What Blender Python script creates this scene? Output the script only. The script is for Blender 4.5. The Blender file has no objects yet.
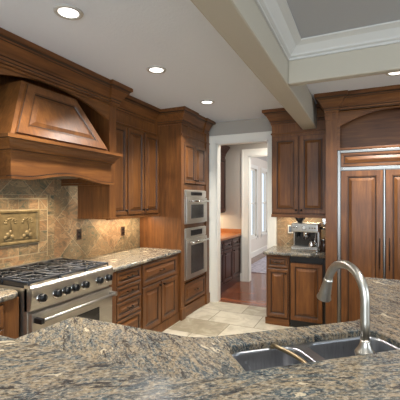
import bpy, bmesh, math, random
from mathutils import Vector, Matrix
from math import radians as R, pi, sin, cos
random.seed(7)
S = bpy.context.scene
COL = S.collection

# ------------------------------------------------------------------ camera, world, light, exposure
cd = bpy.data.cameras.new('camera'); cam = bpy.data.objects.new('camera', cd); COL.objects.link(cam)
cd.sensor_width = 36; cd.lens = 31.5; cd.clip_start = 0.02
cam.location = (0, 0, 1.56); cam.rotation_euler = (R(90), 0, R(25.1))
S.camera = cam
S.view_settings.view_transform = 'Standard'; S.view_settings.look = 'None'
S.view_settings.gamma = 1; S.view_settings.use_curve_mapping = False
S.view_settings.exposure = 0.0

w = bpy.data.worlds.new('sky'); S.world = w; w.use_nodes = True
bg = w.node_tree.nodes['Background']; bg.inputs[0].default_value = (.75, .86, 1, 1); bg.inputs[1].default_value = 1.6

def area(name, loc, rot, sx, sy, power, col, spread=180):
    l = bpy.data.lights.new(name, 'AREA'); l.shape = 'RECTANGLE'; l.size = sx; l.size_y = sy
    l.energy = power; l.color = col; l.spread = R(spread)
    o = bpy.data.objects.new(name, l); COL.objects.link(o); o.location = loc
    o.rotation_euler = [R(a) for a in rot]
    return o
# added daylight fill, as if from unseen windows behind and right of the camera
area('window_daylight_fill', (0.6, -3.45, 1.55), (90, 0, 180), 3.6, 1.9, 225, (.78, .89, 1)).rotation_euler = (R(90), 0, 0)
area('side_daylight_fill', (4.45, 1.2, 1.55), (90, 0, 90), 3.2, 1.9, 85, (.80, .90, 1))
# added fill lights without fixtures, for the far room and the pantry
area('far_room_fill', (1.2, 9.2, 1.7), (90, 0, 90), 2.5, 1.8, 105, (.95, .95, 1))
area('pantry_fill', (-1.2, 5.75, 2.70), (0, 0, 0), .3, .3, 34, (1, .95, .88))

# ------------------------------------------------------------------ materials
def mat(name):
    m = bpy.data.materials.new(name); m.use_nodes = True
    return m, m.node_tree.nodes, m.node_tree.links, m.node_tree.nodes['Principled BSDF']
def lin(c):
    return tuple((v/12.92 if v <= .04045 else ((v+.055)/1.055)**2.4) for v in [x/255 for x in c]) + (1,)
def simple(name, c, rough=.5, metal=0., coat=0., spec=None):
    m, N, L, P = mat(name); P.inputs['Base Color'].default_value = lin(c)
    P.inputs['Roughness'].default_value = rough; P.inputs['Metallic'].default_value = metal
    P.inputs['Coat Weight'].default_value = coat
    return m
def texco(N, L, scale=(1,1,1), rot=(0,0,0), out='Object'):
    t = N.new('ShaderNodeTexCoord'); mp = N.new('ShaderNodeMapping')
    mp.inputs['Scale'].default_value = scale; mp.inputs['Rotation'].default_value = rot
    L.new(t.outputs[out], mp.inputs[0]); return mp.outputs[0]
def noise(N, L, v, scale, detail=4, rough=.5, dist=0):
    n = N.new('ShaderNodeTexNoise'); n.inputs['Scale'].default_value = scale
    n.inputs['Detail'].default_value = detail; n.inputs['Roughness'].default_value = rough
    n.inputs['Distortion'].default_value = dist; L.new(v, n.inputs['Vector']); return n.outputs[0]
def ramp(N, L, fac, stops, interp='LINEAR'):
    r = N.new('ShaderNodeValToRGB'); r.color_ramp.interpolation = interp
    e = r.color_ramp.elements
    e[0].position, e[0].color = stops[0][0], lin(stops[0][1])
    e[1].position, e[1].color = stops[-1][0], lin(stops[-1][1])
    for p, c in stops[1:-1]:
        k = e.new(p); k.color = lin(c)
    L.new(fac, r.inputs[0]); return r.outputs[0]
def mix(N, L, fac, a, b, mode='MIX'):
    x = N.new('ShaderNodeMix'); x.data_type = 'RGBA'; x.blend_type = mode
    if isinstance(fac, (int, float)): x.inputs[0].default_value = fac
    else: L.new(fac, x.inputs[0])
    for s, k in ((a, 6), (b, 7)):
        if isinstance(s, tuple): x.inputs[k].default_value = s
        else: L.new(s, x.inputs[k])
    return x.outputs[2]
def math_(N, L, op, a, b):
    x = N.new('ShaderNodeMath'); x.operation = op
    for s, k in ((a, 0), (b, 1)):
        if isinstance(s, (int, float)): x.inputs[k].default_value = s
        else: L.new(s, x.inputs[k])
    return x.outputs[0]
def bump(N, L, P, h, strength=.2, dist=.01):
    b = N.new('ShaderNodeBump'); b.inputs['Strength'].default_value = strength
    b.inputs['Distance'].default_value = dist; L.new(h, b.inputs['Height']); L.new(b.outputs[0], P.inputs['Normal'])

def wood(name, horiz=False, c1=(73,42,20), c2=(138,89,44), rough=.42):
    m, N, L, P = mat(name)
    sc = (1.2, 14, 14) if horiz else (14, 14, 1.2)
    v = texco(N, L, sc)
    n1 = noise(N, L, v, 2.2, 6, .6, .6)
    v2 = texco(N, L, (1,1,1)); n2 = noise(N, L, v2, 2.5, 3)
    a = math_(N, L, 'ADD', math_(N, L, 'MULTIPLY', n1, .62), math_(N, L, 'MULTIPLY', n2, .38))
    c = ramp(N, L, a, [(.28, c1), (.5, tuple((p+q)//2 for p, q in zip(c1, c2))), (.72, c2)])
    L.new(c, P.inputs['Base Color']); P.inputs['Roughness'].default_value = rough
    P.inputs['Coat Weight'].default_value = .06; P.inputs['Coat Roughness'].default_value = .3; P.inputs['Specular IOR Level'].default_value = .35
    bump(N, L, P, n1, .04, .004)
    return m
WOOD = wood('stained_cherry'); WOODH = wood('stained_cherry_horizontal', True)
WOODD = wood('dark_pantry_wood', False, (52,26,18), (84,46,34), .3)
GLAZE_SHADE = simple('dark_glaze_and_shade', (44,27,16), .45)  # finish in the door grooves, also painted shadow lines on mouldings
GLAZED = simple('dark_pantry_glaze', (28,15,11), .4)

def granite(name, ang=0., blue=.6, speck=.6, cream=.655, warm=0.):
    """ang: direction of the streaks in the slab, degrees from x"""
    m, N, L, P = mat(name)
    vf = texco(N, L, (1, 1, 1), (0, 0, R(-ang)))
    def scaled(sc):
        mp = N.new('ShaderNodeMapping'); mp.inputs['Scale'].default_value = sc; L.new(vf, mp.inputs[0]); return mp.outputs[0]
    v = scaled((1, 2.6, 1.6)); vs = scaled((1, 4.5, 1.8)); vm = scaled((1, 1.7, 1.2))
    warp = noise(N, L, v, 2.2, 7, .62, 1.5); big = noise(N, L, v, 4.5, 9, .68, 1.2)
    med = noise(N, L, vm, 20, 8, .72, .8); fin = noise(N, L, vm, 75, 5, .7, .4)
    vein = noise(N, L, vs, 4.5, 8, .62, 1.3); n4 = noise(N, L, v, 6.0, 4, .55, .9)
    def over(c, fac, amt, col): return mix(N, L, math_(N, L, 'MULTIPLY', fac, amt), c, lin(col))
    def above(x, t, w=.03): return ramp(N, L, x, [(t, (0,0,0)), (t+w, (255,255,255))])
    def below(x, t, w=.03): return ramp(N, L, x, [(t-w, (255,255,255)), (t, (0,0,0))])
    c = ramp(N, L, big, [(.32, (36,44,48)), (.41, (74,86,90)), (.46, (114,112,104)), (.51, (140,124,98)), (.56, (110,106,98)), (.61, (64,76,80)), (.70, (140,130,112))])
    c = over(c, above(warp, .50, .10), blue, (66,82,90))
    if warm: c = mix(N, L, warm, c, lin((172,154,124)))
    c = over(c, below(med, .455, .05), .5*speck+.15, (72,68,62))
    c = over(c, above(med, .55, .05), .6*speck+.15, (152,134,106))
    c = over(c, above(fin, .54, .04), .7*speck+.12, (168,158,138))
    c = over(c, below(fin, .455, .04), .75*speck+.12, (44,47,50))
    dark = math_(N, L, 'MULTIPLY', above(vein, .565, .02), above(med, .45, .05))
    c = over(c, dark, .85, (38,38,40))
    c = over(c, below(vein, .40, .03), .5, (166,146,118))
    c = over(c, above(n4, cream, .015), .8, (200,186,158))
    L.new(c, P.inputs['Base Color']); P.inputs['Roughness'].default_value = .24
    return m
GRANITE = granite('granite', 36, .6, .85, .665); GRANITE2 = granite('granite_low_counter', -41, .5, .8, .67)
GRANITE3 = granite('granite_wall_counter', 80, .3, .75, .62, .12)
def steel(name, c=(196,192,186), rough=.3, sc=(2, 90, 90)):
    m, N, L, P = mat(name); v = texco(N, L, sc)
    n = noise(N, L, v, 3, 3)
    L.new(ramp(N, L, n, [(.3, tuple(int(k*.92) for k in c)), (.7, c)]), P.inputs['Base Color'])
    P.inputs['Metallic'].default_value = 1
    L.new(math_(N, L, 'ADD', math_(N, L, 'MULTIPLY', n, .12), rough-.06), P.inputs['Roughness'])
    return m
STEEL = steel('brushed_steel', (205,200,190), .38); STEELS = steel('satin_steel', (196,192,184), .34, (40,40,40)); STEELF = steel('refrigerator_steel', (150,147,142), .36, (30,30,2)); CHROME = simple('polished_steel', (215,213,208), .12, 1)
BRASSN = simple('aged_brass', (170,154,122), .35, 1); SINKS = steel('sink_steel', (178,180,184), .30, (40,40,4)); NICKEL = steel('brushed_nickel', (192,187,177), .36, (60,60,4))
GLASSB = simple('black_glass', (18,19,22), .08, 0, .5); OVENG = simple('oven_door_glass', (84,84,82), .2, .7)
IRON = simple('cast_iron', (40,43,48), .42, .3); BLACK = simple('black_enamel', (12,13,15), .35, 0, 0)
BRONZE = simple('oil_rubbed_bronze', (48,38,32), .35, .8)
WHITEP = simple('white_plastic', (228,226,220), .4); BROWNP = simple('brown_plastic', (58,40,30), .4)
LCD = simple('grey_display', (96,112,132), .3)
TRIMW = simple('cream_trim_paint', (236,233,222), .4)
RED = simple('red_badge', (150,30,30), .4)
DIFF = simple('opal_diffuser', (255,250,240), .5)
DIFF.node_tree.nodes['Principled BSDF'].inputs['Emission Color'].default_value = (1, .96, .9, 1)
DIFF.node_tree.nodes['Principled BSDF'].inputs['Emission Strength'].default_value = 3.5

def paint(name, c, b=.15, sc=60):
    m, N, L, P = mat(name); v = texco(N, L); n = noise(N, L, v, sc, 4, .6)
    P.inputs['Base Color'].default_value = lin(c); P.inputs['Roughness'].default_value = .75
    bump(N, L, P, n, b, .006); return m
WALLP = paint('greige_wall_paint', (176,169,158), .08)
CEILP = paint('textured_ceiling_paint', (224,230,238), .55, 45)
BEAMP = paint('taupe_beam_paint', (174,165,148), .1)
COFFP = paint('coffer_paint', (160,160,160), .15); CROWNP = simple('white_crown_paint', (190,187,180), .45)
FARP = paint('cream_far_wall_paint', (226,218,204), .05)

def floortile():
    m, N, L, P = mat('travertine_tile'); v = texco(N, L)
    b = N.new('ShaderNodeTexBrick'); b.inputs['Scale'].default_value = 1
    b.inputs['Brick Width'].default_value = .61; b.inputs['Row Height'].default_value = .46
    b.inputs['Mortar Size'].default_value = .006; b.inputs['Color1'].default_value = (.1,.1,.1,1); b.inputs['Color2'].default_value = (.9,.9,.9,1)
    b.inputs['Mortar'].default_value = (.5,.5,.5,1); b.inputs['Bias'].default_value = 0
    L.new(v, b.inputs['Vector'])
    n = noise(N, L, v, 5, 8, .65, .8)
    a = math_(N, L, 'ADD', math_(N, L, 'MULTIPLY', n, .8), math_(N, L, 'MULTIPLY', b.outputs[0], .5))
    c = ramp(N, L, a, [(.35, (108,98,78)), (.6, (140,130,108)), (.85, (186,178,158))])
    c = mix(N, L, b.outputs[1], c, lin((112,102,84)))
    L.new(c, P.inputs['Base Color']); P.inputs['Roughness'].default_value = .38
    bump(N, L, P, math_(N, L, 'SUBTRACT', 1, b.outputs[1]), .3, .003); return m
FLOORT = floortile()
def hardwood():
    m, N, L, P = mat('cherry_floorboards'); v = texco(N, L)
    b = N.new('ShaderNodeTexBrick'); b.inputs['Scale'].default_value = 1
    b.inputs['Brick Width'].default_value = 1.1; b.inputs['Row Height'].default_value = .1
    b.inputs['Mortar Size'].default_value = .0015; b.inputs['Color1'].default_value = (0,0,0,1); b.inputs['Color2'].default_value = (1,1,1,1)
    b.inputs['Mortar'].default_value = (0,0,0,1)
    L.new(v, b.inputs['Vector'])
    v2 = texco(N, L, (1.5, 14, 1)); n = noise(N, L, v2, 3, 5, .6, .5)
    a = math_(N, L, 'ADD', math_(N, L, 'MULTIPLY', n, .5), math_(N, L, 'MULTIPLY', b.outputs[0], .5))
    c = ramp(N, L, a, [(.1, (64,32,18)), (.5, (110,60,36)), (.9, (148,90,58))])
    L.new(c, P.inputs['Base Color']); P.inputs['Roughness'].default_value = .18
    return m
HARDW = hardwood()
def slate(name, orange=0.):
    m, N, L, P = mat(name)
    g = N.new('ShaderNodeNewGeometry'); rnd = g.outputs['Random Per Island']
    v = texco(N, L)
    add = N.new('ShaderNodeVectorMath'); add.operation = 'ADD'
    cmb = N.new('ShaderNodeCombineXYZ')
    for k in range(3): L.new(math_(N, L, 'MULTIPLY', rnd, 13. + 7*k), cmb.inputs[k])
    L.new(v, add.inputs[0]); L.new(cmb.outputs[0], add.inputs[1])
    mp = N.new('ShaderNodeMapping'); mp.inputs['Scale'].default_value = (1, 2.6, 1.3); mp.inputs['Rotation'].default_value = (.8, 0, 0)
    L.new(add.outputs[0], mp.inputs[0])
    n = noise(N, L, mp.outputs[0], 7, 8, .62, 1.4)
    c = ramp(N, L, n, [(.3, (48,48,38)), (.40, (92,90,70)), (.46, (150,114,78)), (.51, (98,92,72)), (.57, (178,144,104)), (.63, (110,108,88)), (.7, (60,58,46))])
    t = ramp(N, L, rnd, [(0, (112,106,84)), (.18, (166,128,92)), (.36, (132,120,94)), (.54, (172,142,106)), (.72, (116,100,76)), (.86, (156,116,84))], 'CONSTANT')
    c = mix(N, L, .34 , c, t)
    if orange: c = mix(N, L, orange, c, lin((176,112,74)))
    L.new(c, P.inputs['Base Color']); P.inputs['Roughness'].default_value = .45
    bump(N, L, P, n, .35, .006); return m
SLATE = slate('slate_tile'); GROUT = simple('tan_grout', (178,160,128), .8)
def plaque_mat():
    m, N, L, P = mat('antique_brass_relief'); v = texco(N, L); n = noise(N, L, v, 25, 4)
    L.new(ramp(N, L, n, [(.3, (104,90,62)), (.7, (134,117,82))]), P.inputs['Base Color'])
    P.inputs['Metallic'].default_value = .35; P.inputs['Roughness'].default_value = .5; return m
PLAQ = plaque_mat()
def rugm():
    m, N, L, P = mat('grey_rug'); v = texco(N, L); n = noise(N, L, v, 14, 5)
    L.new(ramp(N, L, n, [(.35, (150,142,150)), (.65, (196,190,196))]), P.inputs['Base Color']); P.inputs['Roughness'].default_value = .95; return m
RUG = rugm()
def windowglass():
    m, N, L, P = mat('window_glass'); N.remove(P)
    t = N.new('ShaderNodeBsdfTransparent'); g = N.new('ShaderNodeBsdfGlossy'); g.inputs[1].default_value = .03
    x = N.new('ShaderNodeMixShader'); x.inputs[0].default_value = .06
    L.new(t.outputs[0], x.inputs[1]); L.new(g.outputs[0], x.inputs[2])
    L.new(x.outputs[0], N['Material Output'].inputs[0]); return m
WGLASS = windowglass()
AMBER = simple('amber_wood_counter', (158,98,54), .3, 0, .2)

# ------------------------------------------------------------------ mesh helpers
def BM(): return bmesh.new()
def box(bm, x0, x1, y0, y1, z0, z1, bev=0., mi=0):
    r = bmesh.ops.create_cube(bm, size=1)
    for v in r['verts']:
        v.co = Vector((x0+(v.co.x+.5)*(x1-x0), y0+(v.co.y+.5)*(y1-y0), z0+(v.co.z+.5)*(z1-z0)))
    fs = set(f for v in r['verts'] for f in v.link_faces)
    for f in fs: f.material_index = mi
    if bev:
        es = list(set(e for v in r['verts'] for e in v.link_edges))
        rr = bmesh.ops.bevel(bm, geom=es, offset=bev, segments=2, affect='EDGES', profile=.6)
        for f in rr['faces']: f.material_index = mi
    return bm
def frame_of(d):
    d = d.normalized(); a = Vector((0,0,1)) if abs(d.z) < .9 else Vector((1,0,0))
    u = d.cross(a).normalized(); return u, d.cross(u).normalized()
def tube(bm, pts, r, n=12, mi=0, cap=True):
    pts = [Vector(p) for p in pts]; rs = r if isinstance(r, (list, tuple)) else [r]*len(pts)
    d0 = (pts[1]-pts[0]).normalized(); u, v = frame_of(d0); rings = []; prev = d0
    for i, p in enumerate(pts):
        if i == 0: d = d0
        elif i == len(pts)-1: d = (pts[i]-pts[i-1]).normalized()
        else: d = ((pts[i]-pts[i-1]).normalized()+(pts[i+1]-pts[i]).normalized()).normalized()
        q = prev.rotation_difference(d); u = q @ u; v = q @ v; prev = d
        rings.append([bm.verts.new(p + (u*cos(2*pi*k/n)+v*sin(2*pi*k/n))*rs[i]) for k in range(n)])
    for a, b in zip(rings, rings[1:]):
        for k in range(n):
            f = bm.faces.new((a[k], a[(k+1)%n], b[(k+1)%n], b[k])); f.smooth = True; f.material_index = mi
    if cap:
        for g in (rings[0][::-1], rings[-1]):
            f = bm.faces.new(g); f.material_index = mi
    return bm
def lathe(bm, prof, origin=(0,0,0), axis=(0,0,1), n=24, mi=0, sharp=False):
    # prof: (radius, height) along axis
    o = Vector(origin); a = Vector(axis).normalized(); u, v = frame_of(a); rings = []
    for r_, h in prof:
        r_ = max(r_, 1e-4)
        rings.append([bm.verts.new(o + a*h + (u*cos(2*pi*k/n)+v*sin(2*pi*k/n))*r_) for k in range(n)])
    for p, q in zip(rings, rings[1:]):
        for k in range(n):
            f = bm.faces.new((p[k], p[(k+1)%n], q[(k+1)%n], q[k])); f.smooth = not sharp; f.material_index = mi
    for g in (rings[0][::-1], rings[-1]):
        f = bm.faces.new(g); f.material_index = mi
    return bm
def prism(bm, pts, z0, z1, mi=0, M=None):
    a = [Vector((x, y, z0)) for x, y in pts]; b = [Vector((x, y, z1)) for x, y in pts]
    if M: a = [M @ v for v in a]; b = [M @ v for v in b]
    a = [bm.verts.new(v) for v in a]; b = [bm.verts.new(v) for v in b]; n = len(a)
    fs = [bm.faces.new(a[::-1]), bm.faces.new(b)] + [bm.faces.new((a[k], a[(k+1)%n], b[(k+1)%n], b[k])) for k in range(n)]
    for f in fs: f.material_index = mi
    return bm
def XZ(): # maps (x, y, z)->(x, z.., y): polygon drawn in x/z, extruded along y
    return Matrix(((1,0,0,0),(0,0,1,0),(0,1,0,0),(0,0,0,1)))
def inset_poly(P, d):
    n = len(P); out = []
    for i in range(n):
        a, b, c = Vector(P[i-1]), Vector(P[i]), Vector(P[(i+1) % n])
        e1 = (b-a).normalized(); e2 = (c-b).normalized()
        n1 = Vector((-e1.y, e1.x)); n2 = Vector((-e2.y, e2.x))
        k = 1 + n1.dot(n2)
        m = (n1+n2)/k if k > .05 else n1
        out.append(tuple(b + m*d))
    return out
def fillet(P, rad, seg=6):
    out = []; n = len(P)
    for i in range(n):
        a, b, c = Vector(P[i-1]), Vector(P[i]), Vector(P[(i+1) % n])
        r_ = rad[i] if isinstance(rad, (list, tuple)) else rad
        if r_ <= 0: out.append(tuple(b)); continue
        u = (a-b).normalized(); v = (c-b).normalized(); ang = u.angle(v)
        t = r_/math.tan(ang/2); p0 = b+u*t; p1 = b+v*t
        cen = b + (u+v).normalized()*(r_/sin(ang/2))
        a0 = math.atan2(*(p0-cen).yx); a1 = math.atan2(*(p1-cen).yx); da = (a1-a0+pi) % (2*pi)-pi
        for k in range(seg+1):
            t_ = a0+da*k/seg; out.append((cen.x+r_*cos(t_), cen.y+r_*sin(t_)))
    return out
def sweep(bm, path, prof, mi=0, glaze_shade=None):
    """mitred moulding: path in XY (list), prof = [(out, z)], 'out' to the RIGHT of the path"""
    n = len(path); P = [Vector(p) for p in path]; rings = []
    for i in range(n):
        if i == 0: e = (P[1]-P[0]).normalized(); m = Vector((e.y, -e.x))
        elif i == n-1: e = (P[-1]-P[-2]).normalized(); m = Vector((e.y, -e.x))
        else:
            e1 = (P[i]-P[i-1]).normalized(); e2 = (P[i+1]-P[i]).normalized()
            n1 = Vector((e1.y, -e1.x)); n2 = Vector((e2.y, -e2.x)); m = (n1+n2)/(1+n1.dot(n2))
        rings.append([bm.verts.new((P[i].x+m.x*o, P[i].y+m.y*o, z)) for o, z in prof])
    k = len(prof)
    for a, b in zip(rings, rings[1:]):
        for j in range(k):
            f = bm.faces.new((a[j], a[(j+1) % k], b[(j+1) % k], b[j]))
            f.material_index = 1 if (glaze_shade and j in glaze_shade) else mi
    bm.faces.new(rings[0][::-1]); bm.faces.new(rings[-1]); return bm
def obj(name, bm, mats, parent=None, smooth=False):
    bmesh.ops.recalc_face_normals(bm, faces=bm.faces)
    me = bpy.data.meshes.new(name); bm.to_mesh(me); bm.free()
    for m in (mats if isinstance(mats, (list, tuple)) else [mats]): me.materials.append(m)
    if smooth:
        for p in me.polygons: p.use_smooth = True
    o = bpy.data.objects.new(name, me); COL.objects.link(o)
    if parent: o.parent = parent
    return o
def thing(name, label, cat, loc=(0,0,0), rz=0, group=None):
    o = bpy.data.objects.new(name, None); COL.objects.link(o); o.empty_display_size = .1
    o.location = loc; o.rotation_euler = (0, 0, rz); o['label'] = label; o['category'] = cat
    if group: o['group'] = group
    return o
def tag(o, label, cat, group=None, kind=None):
    o['label'] = label; o['category'] = cat
    if group: o['group'] = group
    if kind: o['kind'] = kind
    return o
def struct(name, bm, m):
    o = obj(name, bm, m); o['kind'] = 'structure'; return o
def copy_thing(o, parent=None):
    c = o.copy(); COL.objects.link(c)
    if parent: c.parent = parent
    for ch in o.children: copy_thing(ch, c)
    return c

# raised panel in x/z plane facing -y; poly counter-clockwise in (x, z); yf = front plane
def raised(bm, poly, yf, th=.02, fr=.055, steps=None, oy=None):
    """oy: optional function (x,z)->extra y (for leaning fronts)"""
    oy = oy or (lambda x, z: 0)
    st = steps or [(0, th, 0), (0, .004, 0), (.004, 0, 1), (fr-.014, 0, 0), (fr-.011, .003, 1), (fr-.004, .004, 0), (fr+.001, .012, 1), (fr+.006, .012, 1), (fr+.034, .002, 0), (fr+.037, -.001, 0), (fr+.040, -.001, 0)]
    rings = []; 
    for d, y, g in st:
        q = inset_poly(poly, d) if d else poly
        rings.append([bm.verts.new((x, yf+y+oy(x, z), z)) for x, z in q])
    n = len(poly)
    for j in range(len(st)-1):
        for k in range(n):
            f = bm.faces.new((rings[j][k], rings[j][(k+1) % n], rings[j+1][(k+1) % n], rings[j+1][k]))
            f.material_index = st[j+1][2] if j else 0
    bm.faces.new(rings[-1]); bm.faces.new(rings[0][::-1])
    return bm
def rect(x0, x1, z0, z1): return [(x0, z0), (x1, z0), (x1, z1), (x0, z1)]
def pull(parent, x, z, yf, vert=False, L_=.11, m=None, name='pull_handle'):
    m = m or BRONZE; b = BM(); h = L_/2
    if vert:
        tube(b, [(x, yf-.028, z-h), (x, yf-.034, z-h*.5), (x, yf-.036, z), (x, yf-.034, z+h*.5), (x, yf-.028, z+h)], [.004,.005,.007,.005,.004], 8)
        for s in (-.8, .8): tube(b, [(x, yf, z+s*h), (x, yf-.031, z+s*h)], [.007, .004], 8)
    else:
        tube(b, [(x-h, yf-.028, z), (x-h*.5, yf-.034, z), (x, yf-.036, z), (x+h*.5, yf-.034, z), (x+h, yf-.028, z)], [.004,.005,.007,.005,.004], 8)
        for s in (-.8, .8): tube(b, [(x+s*h, yf, z), (x+s*h, yf-.031, z)], [.007, .004], 8)
    return obj(name, b, m, parent)
def knob(parent, x, z, yf, m=None, s=1.):
    return obj('knob', lathe(BM(), [(.009*s,0),(.006*s,.008*s),(.006*s,.014*s),(.014*s,.018*s),(.015*s,.024*s),(.009*s,.03*s),(.0,.031*s)], (x, yf, z), (0,-1,0), 14), m or BRONZE, parent)
def front(kind, parent, x0, x1, z0, z1, yf, fr=.055, mats=None, g=.003):
    mats = mats or [WOOD if kind == 'door' else WOODH, GLAZE_SHADE]
    return obj(kind, raised(BM(), rect(x0+g, x1-g, z0+g, z1-g), yf-.02, .02, fr), mats, parent)

CROWN = [(0, 2.545), (.010, 2.545), (.010, 2.560), (.016, 2.566), (.016, 2.585), (.026, 2.590), (.026, 2.603), (.034, 2.612), (.050, 2.640), (.074, 2.672), (.082, 2.676), (.082, 2.688), (.097, 2.700), (.106, 2.704), (.106, 2.738), (0, 2.738)]
CROWN_SHADE = (2, 4, 9, 11)  # crown faces coloured dark as painted shadow lines
FRIEZE = [(0, 2.41), (.006, 2.41), (.012, 2.418), (.012, 2.428), (.004, 2.436), (0, 2.436)]

# ------------------------------------------------------------------ setting
HX = -2.79; BY = 4.95; H = 2.74
b = BM(); box(b, -2.95, 4.6, -3.6, 5.0, -.1, 0); struct('floor', b, FLOORT)
b = BM(); box(b, -4.6, 4.6, 5.0, 13.2, -.1, 0); struct('floor_hardwood', b, HARDW).name = 'floor_pantry'
b = BM(); box(b, -2.95, HX, -3.6, 6.45, 0, 2.86); struct('wall_left', b, WALLP)
# kitchen back wall with the door opening
OX0, OX1, OZ = -2.042, -1.235, 2.425
b = BM(); box(b, HX, OX0, BY, 5.07, 0, H); box(b, OX1, 4.6, BY, 5.07, 0, H); box(b, OX0, OX1, BY, 5.07, OZ, H)
struct('wall_back', b, WALLP)
# ceiling: plain part; coffer
b = BM(); box(b, HX, 4.6, -3.6, BY, H, H+.1); struct('ceiling', b, CEILP)
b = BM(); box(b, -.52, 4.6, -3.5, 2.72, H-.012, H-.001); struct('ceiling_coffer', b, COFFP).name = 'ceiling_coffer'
def beam(name, x0, x1, y0, y1):
    bm = BM(); box(bm, x0, x1, y0, y1, 2.45, H-.001, .012); struct(name, bm, BEAMP)
beam('trim_1', -.705, -.53, -3.5, 4.575)
beam('trim_2', -.53, 4.5, 2.72, 2.80)
# coffer crown, running along beam then cross beam (outwards = to the inside of the coffer)
cp = [(0, 2.625), (.012, 2.625), (.012, 2.64), (.03, 2.648), (.036, 2.66), (.075, 2.70), (.105, 2.712), (.118, 2.716), (.118, 2.727), (0, 2.727)]
b = BM(); sweep(b, [(-.529, -3.4), (-.529, 2.719), (4.5, 2.719)], [(o, z) for o, z in cp]); struct('trim_3', b, CROWNP)
# unseen enclosing walls, big windows added for daylight, behind / right of the camera
def wall_with_window(name, wn, horizontal, c, a0, a1, w0, w1, z0, z1):
    bm = BM(); t = .12
    def bx(p, q, r_, s):
        if horizontal: box(bm, p, q, c-t, c, r_, s)
        else: box(bm, c, c+t, p, q, r_, s)
    bx(a0, w0, 0, H); bx(w1, a1, 0, H); bx(w0, w1, 0, z0); bx(w0, w1, z1, H)
    struct(name, bm, WALLP)
    bm = BM(); cc = c-.06 if horizontal else c+.06
    def b2(p, q, r_, s, d):
        if horizontal: box(bm, p, q, cc-d, cc+d, r_, s)
        else: box(bm, cc-d, cc+d, p, q, r_, s)
    e = .05
    b2(w0, w1, z0, z0+e, .03); b2(w0, w1, z1-e, z1, .03); b2(w0, w0+e, z0, z1, .03); b2(w1-e, w1, z0, z1, .03)
    for k in (1, 2): x = w0+(w1-w0)*k/3; b2(x-.03, x+.03, z0, z1, .03)
    fr = struct(wn, bm, TRIMW)
    bm = BM(); d = .004
    if horizontal: box(bm, w0, w1, cc-d, cc+d, z0, z1)
    else: box(bm, cc-d, cc+d, w0, w1, z0, z1)
    p = obj('pane', bm, WGLASS, fr)
wall_with_window('wall_behind', 'window_1', True, -3.6, -2.95, 4.6, -1.4, 2.6, .6, 2.5)
wall_with_window('wall_right', 'window_2', False, 4.6, -3.6, 5.07, -.6, 3.0, .6, 2.5)

# door casing (kitchen side) + jamb
def casing(name, x0, x1, z1, yf, w_, depth, yback):
    bm = BM()
    prof = [(0, 0), (w_, 0)]
    def strip(pts):  # stepped profile: three layers
        pass
    for (o0, o1, th) in ((0, w_, .014), (.022, w_-.012, .020), (w_-.034, w_-.004, .030), (0.0, .016, .018)):
        box(bm, x0-o1, x0-o0, yf-th, yf, 0, z1+o0)
        box(bm, x1+o0, x1+o1, yf-th, yf, 0, z1+o0)
        box(bm, x0-o1, x1+o1, yf-th, yf, z1+o0, z1+o1)
    t = .018
    box(bm, x0-.001, x0+t, yf-.004, yback+.004, 0, z1); box(bm, x1-t, x1+.001, yf-.004, yback+.004, 0, z1)
    box(bm, x0, x1, yf-.004, yback+.004, z1-t, z1+.001)
    return struct(name, bm, TRIMW)
casing('door_1', OX0, OX1, OZ, BY, .115, 0, 5.07)

# pantry beyond and the far room
P2X0, P2X1, P2Z = -2.0, -.95, 2.40; PY = 6.45
b = BM(); box(b, -4.6, P2X0, PY, PY+.12, 0, 2.86); box(b, P2X1, 3.2, PY, PY+.12, 0, 2.86); box(b, P2X0, P2X1, PY, PY+.12, P2Z, 2.86)
struct('wall_pantry', b, WALLP)
casing('door_2', P2X0, P2X1, P2Z, PY, .13, 0, PY+.12)
b = BM(); box(b, HX, 3.2, 5.07, PY, H, H+.1); struct('ceiling_pantry', b, CEILP)
b = BM(); box(b, .6, .72, 5.07, PY, 0, H); struct('wall_pantry_right', b, WALLP)
FX = -2.75
# far room left wall with two windows (openings)
b = BM(); wins = [(8.93, 9.62), (10.15, 10.85)]; zb, zt = .55, 2.42
ys = [PY+.12, wins[0][0], wins[0][1], wins[1][0], wins[1][1], 13.2]
for k in (0, 2, 4): box(b, FX-.12, FX, ys[k], ys[k+1], 0, 2.9)
for a0, a1 in wins: box(b, FX-.12, FX, a0, a1, 0, zb); box(b, FX-.12, FX, a0, a1, zt, 2.9)
struct('wall_far_left', b, FARP)
for i, (a0, a1) in enumerate(wins):
    bm = BM()
    for p, q, r_, s in ((a0-.09, a0, zb-.1, zt+.1), (a1, a1+.09, zb-.1, zt+.1), (a0, a1, zt, zt+.1), (a0-.12, a1+.12, zb-.05, zb)):
        box(bm, FX, FX+.025, p, q, r_, s)
    box(bm, FX-.07, FX-.03, a0, a0+.04, zb, zt); box(bm, FX-.07, FX-.03, a1-.04, a1, zb, zt)
    box(bm, FX-.07, FX-.03, a0, a1, zb, zb+.05); box(bm, FX-.07, FX-.03, a0, a1, zt-.05, zt); box(bm, FX-.07, FX-.03, a0, a1, 1.45, 1.49)
    o = struct('window_%d' % (i+3), bm, TRIMW)
    bm = BM(); box(bm, FX-.054, FX-.048, a0, a1, zb, zt); obj('pane', bm, WGLASS, o)
b = BM(); box(b, FX-.12, 3.2, 13.08, 13.2, 0, 2.9); struct('wall_far', b, FARP)
b = BM(); box(b, 3.08, 3.2, PY+.12, 13.2, 0, 2.9); struct('wall_far_right', b, FARP)
b = BM(); box(b, FX-.12, 3.2, PY+.12, 13.2, 2.9, 3.0); struct('ceiling_far', b, CEILP)
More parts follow.
